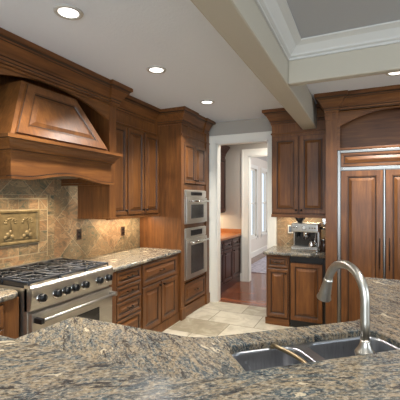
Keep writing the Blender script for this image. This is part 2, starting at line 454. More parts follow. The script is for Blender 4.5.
b = BM(); sweep(b, [(FX, PY+.13), (FX, 13.08), (3.08, 13.08)], [(0, 2.76), (.015, 2.76), (.03, 2.79), (.09, 2.86), (.12, 2.87), (.12, 2.899), (0, 2.899)]); struct('trim_4', b, CROWNP)
b = BM(); sweep(b, [(FX, PY+.13), (FX, 13.08), (3.08, 13.08)], [(0, 0), (.018, 0), (.018, .13), (.01, .15), (0, .15)]); struct('baseboard_far', b, TRIMW)
b = BM(); box(b, -2.168, -2.13, PY-.018, PY, 0, .15); struct('baseboard_pantry', b, TRIMW)
b = BM(); box(b, -2.45, -.9, 7.3, 9.7, .001, .012, .003); tag(obj('rug', b, RUG), 'pale grey rug on the wood floor of the far room', 'rug')

# ------------------------------------------------------------------ tiled backsplashes: clipped polygons
def clip(poly, x0, x1, z0, z1):
    def cut(P, f, inter):
        out = []
        for i in range(len(P)):
            a, c = P[i-1], P[i]
            if f(c):
                if not f(a): out.append(inter(a, c))
                out.append(c)
            elif f(a): out.append(inter(a, c))
        return out
    def ix(v): return lambda a, c: (v, a[1]+(c[1]-a[1])*(v-a[0])/(c[0]-a[0]))
    def iz(v): return lambda a, c: (a[0]+(c[0]-a[0])*(v-a[1])/(c[1]-a[1]), v)
    P = poly
    for f, g in ((lambda p: p[0] >= x0, ix(x0)), (lambda p: p[0] <= x1, ix(x1)), (lambda p: p[1] >= z0, iz(z0)), (lambda p: p[1] <= z1, iz(z1))):
        if len(P) < 3: return []
        P = cut(P, f, g)
    return P
def area2(P): return abs(sum(P[i-1][0]*P[i][1]-P[i][0]*P[i-1][1] for i in range(len(P))))/2
def diag_tiles(bm, x0, x1, z0, z1, ox, oz, s=.23, yf=0, holes=()):
    """tiles of side s laid on the diagonal; faces -y with front at yf-.008"""
    h = s/math.sqrt(2); g = .0035
    n = int((x1-x0+z1-z0)/h)+6
    for i in range(-n, n):
        for j in range(-n, n):
            cx, cz = ox+i*2*h+(j % 2)*h, oz+j*h
            if cx < x0-h or cx > x1+h or cz < z0-h or cz > z1+h: continue
            P = [(cx, cz-h+g), (cx+h-g, cz), (cx, cz+h-g), (cx-h+g, cz)]
            pieces = [P]
            for (hx0, hx1, hz0, hz1) in holes:   # clip against rectangles by splitting into the four sides
                nw = []
                for q in pieces:
                    for r_ in ((-9, hx0, -9, 9), (hx1, 9, -9, 9), (hx0, hx1, -9, hz0), (hx0, hx1, hz1, 9)):
                        k = clip(q, *r_)
                        if len(k) > 2 and area2(k) > 2e-5: nw.append(k)
                pieces = nw
            for q in pieces:
                q = clip(q, x0, x1, z0, z1)
                if len(q) > 2 and area2(q) > 2e-5:
                    q = [p for k, p in enumerate(q) if (Vector(p)-Vector(q[k-1])).length > 1e-4]
                    if len(q) > 2: prism(bm, q, yf-.008, yf-.002, 0, XZ())
# left wall: local x = world Y, local y = -(X)  -> Empty-less: rotate by matrix on the object
def onleft(o): o.rotation_euler = (0, 0, pi/2); o.location = (HX, 0, 0); return o   # local (x,y,z) -> world (HX-y, x, z)
b = BM(); fx0, fx1, fz0, fz1 = 1.74, 2.53, 1.02, 1.61
diag_tiles(b, .6, 3.995, .916, 1.96, 3.206, 1.367, .305, 0, holes=((fx0, fx1, fz0, fz1),))
# framed panel of straight cut tiles round the relief
px0, px1, pz0, pz1 = 1.93, 2.345, 1.165, 1.47
def trect(x0, x1, z0, z1): prism(b, [(x0+.003, z0+.003), (x1-.003, z0+.003), (x1-.003, z1-.003), (x0+.003, z1-.003)], -.009, -.002, 0, XZ())
m_ = .1
for k in range(4): a0 = px0+(px1-px0)*k/4; a1 = px0+(px1-px0)*(k+1)/4; trect(a0, a1, pz1+.005, pz1+m_); trect(a0, a1, pz0-m_, pz0-.005)
for k in range(3):
    c0 = pz0+(pz1-pz0)*k/3; c1 = pz0+(pz1-pz0)*(k+1)/3; trect(px1+.005, px1+m_, c0, c1); trect(px0-m_, px0-.005, c0, c1)
for sx, xx in ((1, px1), (-1, px0)):
    for sz, zz in ((1, pz1), (-1, pz0)):
        prism(b, [(xx+sx*.008, zz+sz*.004), (xx+sx*(m_-.004), zz+sz*.004), (xx+sx*.008, zz+sz*(m_-.004))], -.009, -.002, 0, XZ())
        prism(b, [(xx+sx*(m_), zz+sz*.012), (xx+sx*(m_), zz+sz*m_), (xx+sx*.012, zz+sz*m_)], -.009, -.002, 0, XZ())
for a0, a1, c0, c1 in ((px0-m_+.003, px1+m_-.003, pz1+m_+.004, fz1), (px0-m_+.003, px1+m_-.003, fz0, pz0-m_-.004)):
    for k in range(4): trect(a0+(a1-a0)*k/4, a0+(a1-a0)*(k+1)/4, c0, c1)
for a0, a1 in ((px1+m_+.004, fx1), (fx0, px0-m_-.004)):
    for k in range(3): trect(a0, a1, fz0+(fz1-fz0)*k/3, fz0+(fz1-fz0)*(k+1)/3)
box(b, .6, 3.995, -.0065, .0, .916, 1.96, 0, 1)
o = onleft(obj('trim_5', b, [SLATE, GROUT])); o['kind'] = 'structure'
b = BM(); diag_tiles(b, -1.11, -.40, .916, 1.36, -.99, 1.16, .3, 0); box(b, -1.11, -.40, -.0065, 0, .916, 1.36, 0, 1)
o = obj('trim_6', b, [SLATE, GROUT]); o.location = (0, BY, 0); o['kind'] = 'structure'

# relief plaque
t = thing('relief_plaque', 'brass relief plaque of fruit framed in the slate tiles behind the range', 'plaque', (HX, 0, 0), pi/2)
b = BM()
rings = [(0, -.009), (0, -.022), (.008, -.026), (.022, -.024), (.028, -.014)]
P = rect(px0, px1, pz0, pz1); rr = [[b.verts.new((x, y, z)) for x, z in (inset_poly(P, d) if d else P)] for d, y in rings]
for p, q in zip(rr, rr[1:]):
    for k in range(4): b.faces.new((p[k], p[(k+1) % 4], q[(k+1) % 4], q[k]))
b.faces.new(rr[-1]); b.faces.new(rr[0][::-1]); obj('frame_plate', b, PLAQ, t)
def blob(bm, x, y, z, rx, ry, rz_):
    r_ = bmesh.ops.create_uvsphere(bm, u_segments=12, v_segments=8, radius=1)
    for v in r_['verts']: v.co = Vector((x+v.co.x*rx, y+v.co.y*ry, z+v.co.z*rz_))
    for v in r_['verts']:
        for f in v.link_faces: f.smooth = True
b = BM()
for (x, z, r1) in ((2.03, 1.255, .026), (2.065, 1.235, .024), (2.05, 1.28, .02), (2.215, 1.26, .026), (2.25, 1.24, .025), (2.185, 1.235, .02), (2.24, 1.28, .018), (2.0, 1.235, .018)):
    blob(b, x, -.015, z, r1, .012, r1)
for x in (2.055, 2.225):
    tube(b, [(x, -.016, 1.28), (x+.008, -.018, 1.33), (x-.005, -.018, 1.37), (x+.02, -.017, 1.40)], .004, 6)
    for k in range(7):
        a = pi*k/6; blob(b, x+.05*cos(a), -.015, 1.36+.038*sin(a), .02, .006, .011)
tube(b, [(2.0, -.016, 1.212), (2.12, -.018, 1.22), (2.28, -.016, 1.21)], .004, 6)
obj('fruit_relief', b, PLAQ, t)

# outlets
def outlet(x, z, wall, m, lab, grp=None, w_=.07, switch=False):
    if wall == 'left': t = thing('outlet' if not switch else 'wall_switch', lab, 'outlet', (HX+.008, x, z), pi/2)
    else: t = thing('outlet', lab, 'outlet', (x, BY-.008, z), 0)
    b = BM(); box(b, -w_/2, w_/2, -.006, 0, -.0575, .0575, .003); obj('cover_plate', b, m, t)
    m2 = LCD if m is WHITEP else BLACK
    b = BM()
    if m is WHITEP: box(b, -.022, .022, -.009, -.005, -.04, .042, .002)
    else:
        for s in (-1, 1): box(b, -.017, .017, -.009, -.005, s*.022-.014, s*.022+.014, .004)
    obj('socket_face' if m is not WHITEP else 'control_face', b, m2, t)
outlet(2.862, 1.19, 'left', BROWNP, 'dark brown double outlet on the slate just right of the range')
outlet(3.62, 1.165, 'left', BROWNP, 'dark brown outlet on the slate, farther from the range')
outlet(-.925, 1.155, 'back', WHITEP, 'white wall plate with grey face beside the espresso machine')

# ------------------------------------------------------------------ crowned cabinets on the left wall (local x = world Y, front = -y)
def loc_left(Xfront=0): return (0, 0, 0)
def TL(name, label, cat, group=None): return thing(name, label, cat, (HX, 0, 0), pi/2, group)   # local y = HX - X
FU = -.30       # upper front (X=-2.49)
# hood surround: arch front, two pilasters, crown
SU = TL('hood_surround', 'arched wooden surround with crown moulding enclosing the range hood', 'cabinetry')
yS = -.438
for (a0, a1) in ((1.292, 1.396), (2.844, 2.948)):
    b = BM(); box(b, a0, a1, yS, -.009, 1.362, 2.739, .002)
    box(b, a0-.004, a1+.004, yS-.006, -.009, 1.362, 1.378, .002)
    p = obj('pilaster', b, [WOOD, GLAZE_SHADE], SU)
    b = BM(); box(b, a0-.006, a1+.006, yS-.022, yS, 2.53, 2.60, .003); box(b, a0-.012, a1+.012, yS-.03, yS, 2.575, 2.60, .003)
    obj('capital', b, [WOOD, GLAZE_SHADE], p)
b = BM(); n = 28; a0, a1 = 1.396, 2.844
top = 2.739; pts = [(a0, top)]
def archz(x):
    u = (x-(a0+a1)/2)/((a1-a0)/2); return 2.375 + .165*math.sqrt(max(0, 1-.999*u*u))**1.0 if abs(u) < .985 else 2.375
pr = [(a0+(a1-a0)*k/n, 2.375+.145*(1-((2*k/n)-1)**2)) for k in range(n+1)]
for k in range(n):
    (xa, za), (xb, zb_) = pr[k], pr[k+1]
    for yy in (0,):
        prism(b, [(xa, za), (xb, zb_), (xb, top), (xa, top)], yS+.008, yS+.035, 0, XZ())
bmesh.ops.remove_doubles(b, verts=b.verts, dist=1e-5)
obj('arch_panel', b, [WOODH, GLAZE_SHADE], SU)
b = BM(); sweep(b, [(1.19, -.30), (1.19, -.30)][:0] + [(1.285, -.02), (1.285, yS-.028), (1.403, yS-.028), (1.403, yS), (2.837, yS), (2.837, yS-.028), (2.955, yS-.028), (2.955, -.02)], CROWN, 0, CROWN_SHADE)
obj('crown_moulding', b, [WOODH, GLAZE_SHADE], SU)
b = BM(); sweep(b, [(1.41, yS+.008), (2.83, yS+.008)], [(0, 2.515), (.010, 2.515), (.016, 2.524), (.016, 2.532), (.006, 2.540), (0, 2.540)], 0, (0, 4)); obj('bead_moulding', b, [WOODH, GLAZE_SHADE], SU)
b = BM(); box(b, 1.396, 2.844, yS+.04, -.01, 2.70, 2.738); obj('soffit', b, WOOD, SU)
b = BM(); box(b, 1.396, 2.844, -.018, -.009, 2.02, 2.70); obj('back_board', b, WOOD, SU)

# range hood
HD = TL('range_hood', 'wooden range hood with tapered panelled front above the steel range', 'range hood')
hz0, hz1 = 2.0, 2.70
def hx(s): return 1.60+.25*s, 2.62-.25*s, -.62+.2*s     # at s=(z-2)/.5: left, right, front y
b = BM()
r0 = [b.verts.new(p) for p in ((1.60, -.62, hz0), (2.62, -.62, hz0), (2.62, -.02, hz0), (1.60, -.02, hz0))]
l, r_, f = hx(.94); r1 = [b.verts.new(p) for p in ((l, f, 2.47), (r_, f, 2.47), (r_, -.02, 2.47), (l, -.02, 2.47))]
for k in range(4): b.faces.new((r0[k], r0[(k+1) % 4], r1[(k+1) % 4], r1[k]))
b.faces.new(r0[::-1]); b.faces.new(r1); obj('body', b, [WOOD, GLAZE_SHADE], HD)
ly = lambda x, z: (z-2.0)*.4
sL = lambda z: .5*(z-2)
tp = [(1.60+.03+sL(2.025), 2.025), (2.62-.02-sL(2.025), 2.025), (2.62-.03-sL(2.45), 2.45), (1.60+.04+sL(2.45), 2.45)]
b = BM(); raised(b, tp, -.645, .026, .075, None, ly); obj('front_panel', b, [WOOD, GLAZE_SHADE], HD)
MP = [(0, 1.885), (.006, 1.885), (.006, 1.903), (.020, 1.905), (.026, 1.925), (.044, 1.950), (.058, 1.962), (.062, 1.970), (.076, 1.973), (.076, 1.998), (0, 1.998)]
b = BM(); sweep(b, [(1.60, -.01), (1.60, -.628), (2.64, -.628), (2.64, -.01)], MP, 0, (2, 7))  # dark undersides paint shadow lines below the mantle steps
box(b, 1.60, 2.64, -.628, -.01, 1.975, 1.998); obj('mantle_moulding', b, [WOODH, GLAZE_SHADE], HD)
b = BM()
pr = []
for k in range(25):
    x = 1.60+1.04*k/24; u = (k/24)
    c_ = .0 if (u < .1 or u > .9) else .055*.5*(1-cos(2*pi*(u-.1)/.8))**.8
    pr.append((x, 1.725+c_))
for k in range(24):
    (xa, za), (xb, zb_) = pr[k], pr[k+1]
    prism(b, [(xa, za), (xb, zb_), (xb, 1.89), (xa, 1.89)], -.628, -.606, 0, XZ())
box(b, 1.60, 1.622, -.606, -.01, 1.725, 1.89); box(b, 2.618, 2.64, -.606, -.01, 1.725, 1.89)
bmesh.ops.remove_doubles(b, verts=b.verts, dist=1e-5); obj('fascia', b, [WOODH, GLAZE_SHADE], HD)
b = BM()
for k in range(24):
    (xa, za), (xb, zb_) = pr[k], pr[k+1]
    if k == 0: xa -= .014
    if k == 23: xb += .014
    prism(b, [(xa, za-.022), (xb, zb_-.022), (xb, zb_-.004), (xa, za-.004)], -.654, -.60, 0, XZ()); prism(b, [(xa, za-.004), (xb, zb_-.004), (xb, zb_+.004), (xa, za+.004)], -.634, -.60, 1, XZ())
box(b, 1.586, 1.622, -.60, -.01, 1.703, 1.721); box(b, 2.618, 2.654, -.60, -.01, 1.703, 1.721)
obj('lower_lip', b, [WOODH, GLAZE_SHADE], HD)
b = BM(); box(b, 1.63, 2.61, -.59, -.02, 1.775, 1.80); 
for k in range(18): box(b, 1.70+k*.048, 1.715+k*.048, -.55, -.06, 1.765, 1.777)
obj('filter_liner', b, STEEL, HD)

# upper cabinet between surround and oven tower
UC = TL('upper_cabinet', 'wooden wall cabinet with three tall doors right of the hood', 'cabinet')
b = BM(); box(b, 2.952, 3.996, FU, -.009, 1.362, 2.739, 0); obj('body', b, [WOOD, GLAZE_SHADE], UC)
b = BM(); box(b, 2.952, 3.996, FU-.022, FU, 1.345, 1.372, .003); obj('light_rail', b, WOODH, UC)
for i, (a0, a1) in enumerate(((2.97, 3.30), (3.315, 3.645), (3.655, 3.985))):
    d = front('door', UC, a0, a1, 1.385, 2.40, FU, .05); knob(d, a1-.03 if i != 2 else a0+.03, 1.44, FU-.02)
    if i == 2: pass
b = BM(); sweep(b, [(3.02, FU), (3.935, FU)], FRIEZE, 0, (0, 4)); sweep(b, [(3.065, FU), (3.89, FU)], CROWN, 0, CROWN_SHADE); obj('crown_moulding', b, [WOODH, GLAZE_SHADE], UC)

# oven tower
TW = TL('oven_tower', 'tall wooden oven cabinet with crown beside the doorway', 'cabinet')
yT = -.63; T0, T1 = 4.0, 4.90
b = BM()
box(b, T0, T0+.02, yT, -.001, 0, 2.739); box(b, T1-.02, T1, yT, -.001, 0, 2.739)      # sides
box(b, T0+.02, T1-.02, -.03, -.001, 0, 2.739); box(b, T0+.02, T1-.02, yT, -.03, 2.325, 2.739)
box(b, T0+.02, T1-.02, yT, -.03, 1.70, 1.775); box(b, T0+.02, T1-.02, yT, -.03, .455, .487); box(b, T0+.02, T1-.02, yT, -.03, 1.18, 1.232); box(b, T0+.02, T1-.02, yT, -.03, 0, .14)
box(b, T0+.02, 4.098, yT, -.03, .14, 2.40); box(b, 4.762, T1-.02, yT, -.03, .14, 2.40)
obj('body', b, [WOOD, GLAZE_SHADE], TW)
for a0, a1 in ((T0, 4.085), (4.785, T1)):
    b = BM(); box(b, a0, a1, yT-.02, yT, .15, 2.575, .003); p = obj('pilaster', b, WOOD, TW)
    b = BM(); box(b, a0-.012, a1+(.012 if a0 < 4.5 else 0), yT-.034, yT, 0, .15, .004); obj('plinth_block', b, WOOD, p)
    b = BM(); box(b, a0-.006, a1+(.006 if a0 < 4.5 else 0), yT-.03, yT-.018, 2.40, 2.425, .003); obj('capital', b, WOOD, p)
b = BM(); box(b, 4.085, 4.785, yT-.012, yT, 0, .145, .003); obj('base_board', b, WOODH, TW)
b = BM(); sweep(b, [(T0, -.25), (T0, yT-.022), (4.20, yT-.022), (4.20, yT), (4.70, yT), (4.70, yT-.022), (4.835, yT-.022)][0:], CROWN, 0, CROWN_SHADE)
box(b, 4.835, 4.9, yT-.127, yT, 2.70, 2.738)
sweep(b, [(4.085, yT), (4.785, yT)], [(o_, z_) for o_, z_ in FRIEZE], 0, (0, 4)); obj('crown_moulding', b, [WOODH, GLAZE_SHADE], TW)
for a0, a1, k in ((4.095, 4.427, 1), (4.433, 4.77, -1)):
    d = front('door', TW, a0, a1, 1.78, 2.33, yT, .05); knob(d, (a1-.03) if k == 1 else a0+.03, 1.83, yT-.02)
d = front('drawer', TW, 4.10, 4.76, .165, .445, yT, .045); pull(d, 4.43, .31, yT-.02)

def oven(label, z0, z1, cp_h, grp):
    t = TL('wall_oven', label, 'oven', grp); x0, x1 = 4.10, 4.76; y = yT-.002
    b = BM(); box(b, x0+.01, x1-.01, y+.002, -.05, z0+.005, z1-.005); box(b, x0-.006, x1+.006, y-.012, y, z0, z1, .003); obj('body', b, STEEL, t)
    b = BM(); box(b, x0+.004, x1-.004, y-.03, y-.012, z1-cp_h, z1-.006, .003); p = obj('control_panel', b, STEEL, t)
    b = BM(); box(b, x0+.15, x1-.15, y-.033, y-.03, z1-cp_h+.025, z1-.03, .001); obj('display', b, GLASSB, p)
    b = BM(); box(b, x0+.004, x1-.004, y-.045, y-.012, z0+.012, z1-cp_h-.008, .004); d = obj('oven_door', b, STEEL, t)
    zz0, zz1 = z0+.075, z1-cp_h-.10
    b = BM(); box(b, x0+.13, x1-.13, y-.048, y-.044, zz0, zz1, .001); obj('door_glass', b, OVENG, d)
    b = BM(); zh = z1-cp_h-.055; tube(b, [(x0+.05, y-.095, zh), (x1-.05, y-.095, zh)], .012, 14)
    for x in (x0+.08, x1-.08): tube(b, [(x, y-.044, zh), (x, y-.095, zh)], .009, 10)
    obj('handle', b, CHROME, d)
oven('small steel speed oven, upper of the two in the tower', 1.234, 1.698, .10, None)
oven('large steel wall oven, lower of the two in the tower', .489, 1.178, .13, None)

# ------------------------------------------------------------------ base cabinets, left wall
yB = -.62
def base_body(t, x0, x1, yf, z1=.872, solid_base=True, mats=None):
    b = BM(); box(b, x0, x1, yf, -.012, .0, z1); 
    box(b, x0, x1, yf-.012, yf, 0, .11, .003)
    obj('body', b, mats or [WOOD, GLAZE_SHADE], t)
DS = TL('drawer_cabinet', 'wooden cabinet of four stacked drawers right of the range', 'cabinet')
base_body(DS, 2.612, 3.118, yB)
b = BM(); box(b, 2.612, 2.70, yB-.02, yB, .0, .872, .003); obj('pilaster', b, WOOD, DS)
for z0, z1 in ((.722, .860), (.566, .716), (.398, .560), (.125, .392)):
    d = front('drawer', DS, 2.705, 3.115, z0, z1, yB, .038); pull(d, 2.91, (z0+z1)/2, yB-.02, L_=.10)
BC = TL('base_cabinet', 'wide wooden base cabinet with one drawer over two doors beside the oven tower', 'cabinet')
base_body(BC, 3.122, 3.985, yB)
d = front('drawer', BC, 3.145, 3.905, .625, .860, yB, .05); pull(d, 3.525, .745, yB-.02)
for a0, a1, xk in ((3.145, 3.52, 3.485), (3.53, 3.905, 3.565)):
    d = front('door', BC, a0, a1, .12, .612, yB, .06); knob(d, xk, .575, yB-.02)
LC = TL('base_cabinet', 'wooden cabinet at the left picture edge under a rounded granite corner', 'cabinet')
yL = -.57
base_body(LC, .6, 1.705, yL)
b = BM(); box(b, 1.585, 1.703, yL-.004, yL, .11, .872, .002); obj('filler_panel', b, WOOD, LC)
for a0, a1 in ((.62, 1.09), (1.10, 1.58)):
    d = front('drawer', LC, a0, a1, .70, .86, yL, .04); pull(d, (a0+a1)/2, .78, yL-.02)
    d = front('door', LC, a0, a1, .12, .69, yL, .06); knob(d, a1-.03 if a0 < .7 else a0+.03, .64, yL-.02)

# countertops
def slab(bm, pts, z0, z1, r_=.008, hole=None):
    """rounded-edge slab, optional hole (both ccw lists)"""
    prof = [(.006, z0), (0, z0+.006), (0, z1-.010), (.003, z1-.004), (.009, z1)]
    rings = [[bm.verts.new((x, y, z)) for x, y in (inset_poly(pts, d) if d else pts)] for d, z in prof]
    n = len(pts)
    for a, c in zip(rings, rings[1:]):
        for k in range(n): f = bm.faces.new((a[k], a[(k+1) % n], c[(k+1) % n], c[k])); f.smooth = True
    if not hole:
        bm.faces.new(rings[0][::-1]); bm.faces.new(rings[-1]); return
    hr = []
    for d, z in ((0, z0), (0, z1-.006), (-.004, z1)):
        hr.append([bm.verts.new((x, y, z)) for x, y in (inset_poly(hole, d) if d else hole)])
    m = len(hole)
    for a, c in zip(hr, hr[1:]):
        for k in range(m): bm.faces.new((a[(k+1) % m], a[k], c[k], c[(k+1) % m]))
    for ro, ri in ((rings[0], hr[0]), (rings[-1], hr[-1])):
        es = [bm.edges.get((ro[k], ro[(k+1) % n])) for k in range(n)] + [bm.edges.get((ri[k], ri[(k+1) % m])) for k in range(m)]
        bmesh.ops.triangle_fill(bm, use_beauty=True, edges=es)
def ctop(label, pts, z0=.875, z1=.915, m=GRANITE3, hole=None):
    b = BM(); slab(b, pts, z0, z1, hole=hole); return tag(obj('countertop', b, m), label, 'countertop')
ctop('granite countertop between the range and the oven tower', fillet([(HX+.002, 2.608), (-2.14, 2.608), (-2.14, 3.996), (HX+.002, 3.996)], [0, .0, .0, 0]))
ctop('granite countertop with rounded corner left of the range', fillet([(HX+.002, .6), (-2.19, .6), (-2.19, 1.72), (HX+.002, 1.72)], [0, 0, .09, 0], 8))

# ------------------------------------------------------------------ range
RG = TL('gas_range', 'stainless steel six-burner gas range under the wooden hood', 'range')
R0, R1 = 1.725, 2.602; yR = -.66
b = BM(); box(b, R0, R1, yR+.03, -.02, .10, .93, .003); obj('body', b, STEEL, RG)
for x in (R0+.06, R1-.06):
    for y in (yR+.09, -.09): obj('leg', lathe(BM(), [(.02, 0), (.02, .02), (.015, .03), (.015, .10)], (x, y, 0), (0,0,1), 12), STEEL, RG)
# slanted control panel
b = BM(); M = Matrix(((0,0,1,0),(1,0,0,0),(0,1,0,0),(0,0,0,1)))   # (a,b,c)->(c,a,b): profile y,z extruded along x
prism(b, [(yR-.005, .945), (yR-.018, .935), (yR-.022, .92), (yR-.004, .775), (yR+.03, .765), (yR+.06, .765), (yR+.06, .95), (yR+.0, .95)], R0, R1, 0, M)
CPn = obj('control_panel', b, STEEL, RG)
for kx in (1.805, 1.945, 2.035, 2.125, 2.24, 2.41, 2.53):
    b = BM(); n_ = Vector((0, -1, .12)).normalized(); o_ = Vector((kx, yR-.013, .852))
    lathe(b, [(.038, 0), (.038, .006), (.032, .008)], o_, n_, 20, 1); 
    lathe(b, [(.030, .007), (.028, .037), (.023, .044), (0, .045)], o_, n_, 20, 0)
    box(b, kx-.005, kx+.005, yR-.064, yR-.03, .832, .884, .002)
    obj('control_knob', b, [BLACK, CHROME], CPn)
# oven door
b = BM(); box(b, R0+.006, R1-.006, yR-.015, yR+.03, .20, .752, .005); OD = obj('oven_door', b, STEEL, RG)
b = BM(); box(b, 1.88, 2.42, yR-.019, yR-.014, .36, .62, .003); obj('door_glass', b, GLASSB, OD)
b = BM(); tube(b, [(R0+.025, yR-.075, .705), (R1-.025, yR-.075, .705)], .013, 16)
HN = obj('door_handle', b, STEELS, OD)
for x, m_b in ((R0+.035, BLACK), (R1-.035, STEELS)): obj('handle_bracket', box(BM(), x-.015, x+.015, yR-.088, yR-.012, .687, .723, .004), m_b, OD)
b = BM(); box(b, R0+.01, R1-.01, yR+.01, yR+.03, .105, .19, .003); obj('kick_panel', b, STEEL, RG)
b = BM(); box(b, R0+.004, R1-.004, -.64, -.03, .93, .938, .002); CT = obj('cooktop', b, BLACK, RG)
b = BM(); box(b, R0, R1, -.045, -.012, .90, .985, .004); obj('back_trim', b, STEEL, RG)
for i in range(3):
    gx0 = R0+.006+i*.289; gx1 = gx0+.284; b = BM(); zt_ = .972
    def bar(p, q, r_=.009):
        p = Vector(p); q = Vector(q); tube(b, [p, q], r_, 6)
    for x in (gx0+.008, gx1-.008): bar((x, -.63, zt_), (x, -.06, zt_), .008)
    for y in (-.63, -.345, -.06): bar((gx0+.008, y, zt_), (gx1-.008, y, zt_), .010)
    cx = (gx0+gx1)/2
    for cy in (-.49, -.20):
        for k in range(8):
            a = pi/4*k+pi/8*0; rr_ = .135
            ex = cx+max(-.137, min(.137, 1.5*rr_*cos(a))); ey = cy+max(-.142, min(.142, 1.5*rr_*sin(a)))
            bar((cx+.035*cos(a), cy+.035*sin(a), zt_), (ex, ey, zt_), .008)
        tube(b, [(cx+.075*cos(2*pi*k/20), cy+.075*sin(2*pi*k/20), zt_-.002) for k in range(21)], .008, 6)
    for x in (gx0+.008, gx1-.008):
        for y in (-.63, -.345, -.06): tube(b, [(x, y, .938), (x, y, zt_)], .007, 6)
    obj('burner_grate', b, IRON, RG)
    for cy in (-.49, -.20):
        obj('burner', lathe(BM(), [(.055, .938), (.055, .947), (.040, .950), (.040, .958), (.028, .962), (0, .963)], (cx, cy, 0), (0,0,1), 20), IRON, RG)

# ------------------------------------------------------------------ coffee nook on the back wall (front = -y, world frame)
def TB(name, label, cat, group=None): return thing(name, label, cat, (0, BY, 0), 0, group)
CU = TB('upper_cabinet', 'two-door wooden wall cabinet above the espresso machine', 'cabinet')
c0, c1 = -1.105, -.402
b = BM(); box(b, c0, c1, -.35, -.009 , 1.362, 2.739); obj('body', b, [WOOD, GLAZE_SHADE], CU)
b = BM(); box(b, c0-.003, c1, -.374, -.35, 1.335, 1.372, .003); obj('light_rail', b, WOODH, CU)
for a0, a1, k in ((c0+.012, -.757, 1), (-.751, c1-.012, -1)):
    d = front('door', CU, a0, a1, 1.385, 2.385, -.35, .062); knob(d, (a1-.03) if k == 1 else a0+.03, 1.43, -.37)
b = BM(); sweep(b, [(c0, -.02), (c0, -.35), (-.42, -.35)], CROWN, 0, CROWN_SHADE)
sweep(b, [(c0, -.02), (c0, -.35), (-.42, -.35)], [(o_, z_+.005) for o_, z_ in FRIEZE], 0, (0, 4)); obj('crown_moulding', b, [WOODH, GLAZE_SHADE], CU)

NB = TB('base_cabinet', 'narrow wooden base cabinet with drawer and door left of the ice maker', 'cabinet')
b = BM(); box(b, -1.118, -.832, -.58, -.012, 0, .872); obj('body', b, [WOOD, GLAZE_SHADE], NB)
b = BM(); box(b, -1.13, -.832, -.594, -.58, 0, .085, .003); obj('base_board', b, WOODH, NB)
d = front('drawer', NB, -1.105, -.845, .715, .858, -.58, .035); pull(d, -.975, .787, -.60, L_=.08)
d = front('door', NB, -1.105, -.845, .10, .705, -.58, .05); knob(d, -.87, .66, -.60)
IM = TB('undercounter_ice_maker', 'undercounter appliance with black top strip and wooden door panel', 'appliance')
b = BM(); box(b, -.826, -.405, -.575, -.03, .03, .872); obj('body', b, BLACK, IM)
b = BM(); box(b, -.820, -.438, -.60, -.575, .805, .868, .003); obj('control_strip', b, BLACK, IM)
d = front('door', IM, -.820, -.438, .09, .798, -.58, .06)
b = BM(); box(b, -.815, -.44, -.57, -.55, .0, .08); obj('toe_grille', b, BLACK, IM)
ctop('small granite countertop under the espresso machine', fillet([(-1.155, BY-.002), (-1.155, 4.325), (-.40, 4.325), (-.40, BY-.002)], [0, .03, 0, 0]))

# espresso machine
EM = thing('espresso_machine', 'stainless steel espresso machine on the small granite counter', 'coffee machine', (-.672, 4.66, .916), R(-3))
b = BM(); box(b, -.155, .155, -.02, .15, .0, .33, .012)         # rear body
box(b, -.155, .155, -.13, .0, .225, .33, .012); box(b, -.15, .15, -.14, .0, .03, .055, .004); obj('body', b, STEELS, EM)
b = BM(); box(b, -.15, .15, -.155, -.02, .0, .035, .006); p = obj('drip_tray', b, CHROME, EM)
b = BM(); [box(b, -.13+k*.022, -.118+k*.022, -.145, -.03, .034, .038) for k in range(12)]; obj('tray_grille', b, BLACK, p)
b = BM(); box(b, -.145, .145, -.137, -.129, .24, .318, .003); cpn = obj('control_panel', b, STEELS, EM)
b = BM(); lathe(b, [(.026, 0), (.026, .008), (.022, .010)], (0, -.137, .28), (0,-1,0), 20, 0); lathe(b, [(.020, .009), (.020, .011)], (0, -.137, .28), (0,-1,0), 20, 1); obj('pressure_gauge', b, [CHROME, WHITEP], cpn)
for x in (-.115, -.085, .065, .095, .122): obj('button', lathe(BM(), [(.010, 0), (.010, .006), (.007, .008)], (x, -.137, .28), (0,-1,0), 12), CHROME, cpn)
b = BM(); lathe(b, [(.034, 0), (.034, .03), (.03, .04)], (.01, -.085, .185), (0,0,1), 20); obj('group_head', b, CHROME, EM)
b = BM(); lathe(b, [(.024, 0), (.032, .008), (.032, .03)], (.01, -.085, .158), (0,0,1), 20, 0); tube(b, [(.01, -.11, .172), (.01, -.15, .168), (.01, -.225, .16)], [.008, .013, .011], 12, 1); tube(b, [(.01,-.085,.16),(.01,-.085,.14)], .008, 8, 0); obj('portafilter', b, [CHROME, BLACK], EM)
b = BM(); tube(b, [(.125, -.10, .235), (.13, -.12, .2), (.12, -.125, .12), (.11, -.135, .07)], .006, 10); obj('steam_wand', b, CHROME, EM)
b = BM(); lathe(b, [(.02, 0), (.02, .04), (.016, .045)], (-.09, -.08, .19), (0,0,1), 16); tube(b, [(-.09, -.08, .19), (-.09, -.08, .16)], .013, 10); obj('grinder_spout', b, BLACK, EM)
b = BM(); lathe(b, [(.035, 0), (.04, .01), (.066, .055), (.066, .062), (.05, .066), (.02, .074), (0, .075)], (-.085, .05, .33), (0,0,1), 24); obj('bean_hopper', b, simple('smoked_plastic', (60,56,52), .12, 0, .5), EM)
b = BM(); lathe(b, [(.009, 0), (.018, .006), (.018, .022), (0, .024)], (.156, .04, .27), (1,0,0), 16); obj('steam_dial', b, BLACK, EM)
b = BM(); [tube(b, [(-.0+k*.04, -.0, .331), (-.0+k*.04, .13, .331)], .003, 6) for k in range(4)]; obj('cup_rail', b, CHROME, EM)
EM.scale = (1.06, 1, 1.06)
b = BM(); box(b, -.135, .135, -.0225, -.019, .045, .218, .001); obj('splash_plate', b, simple('dark_steel', (92,90,88), .2, 1), EM)
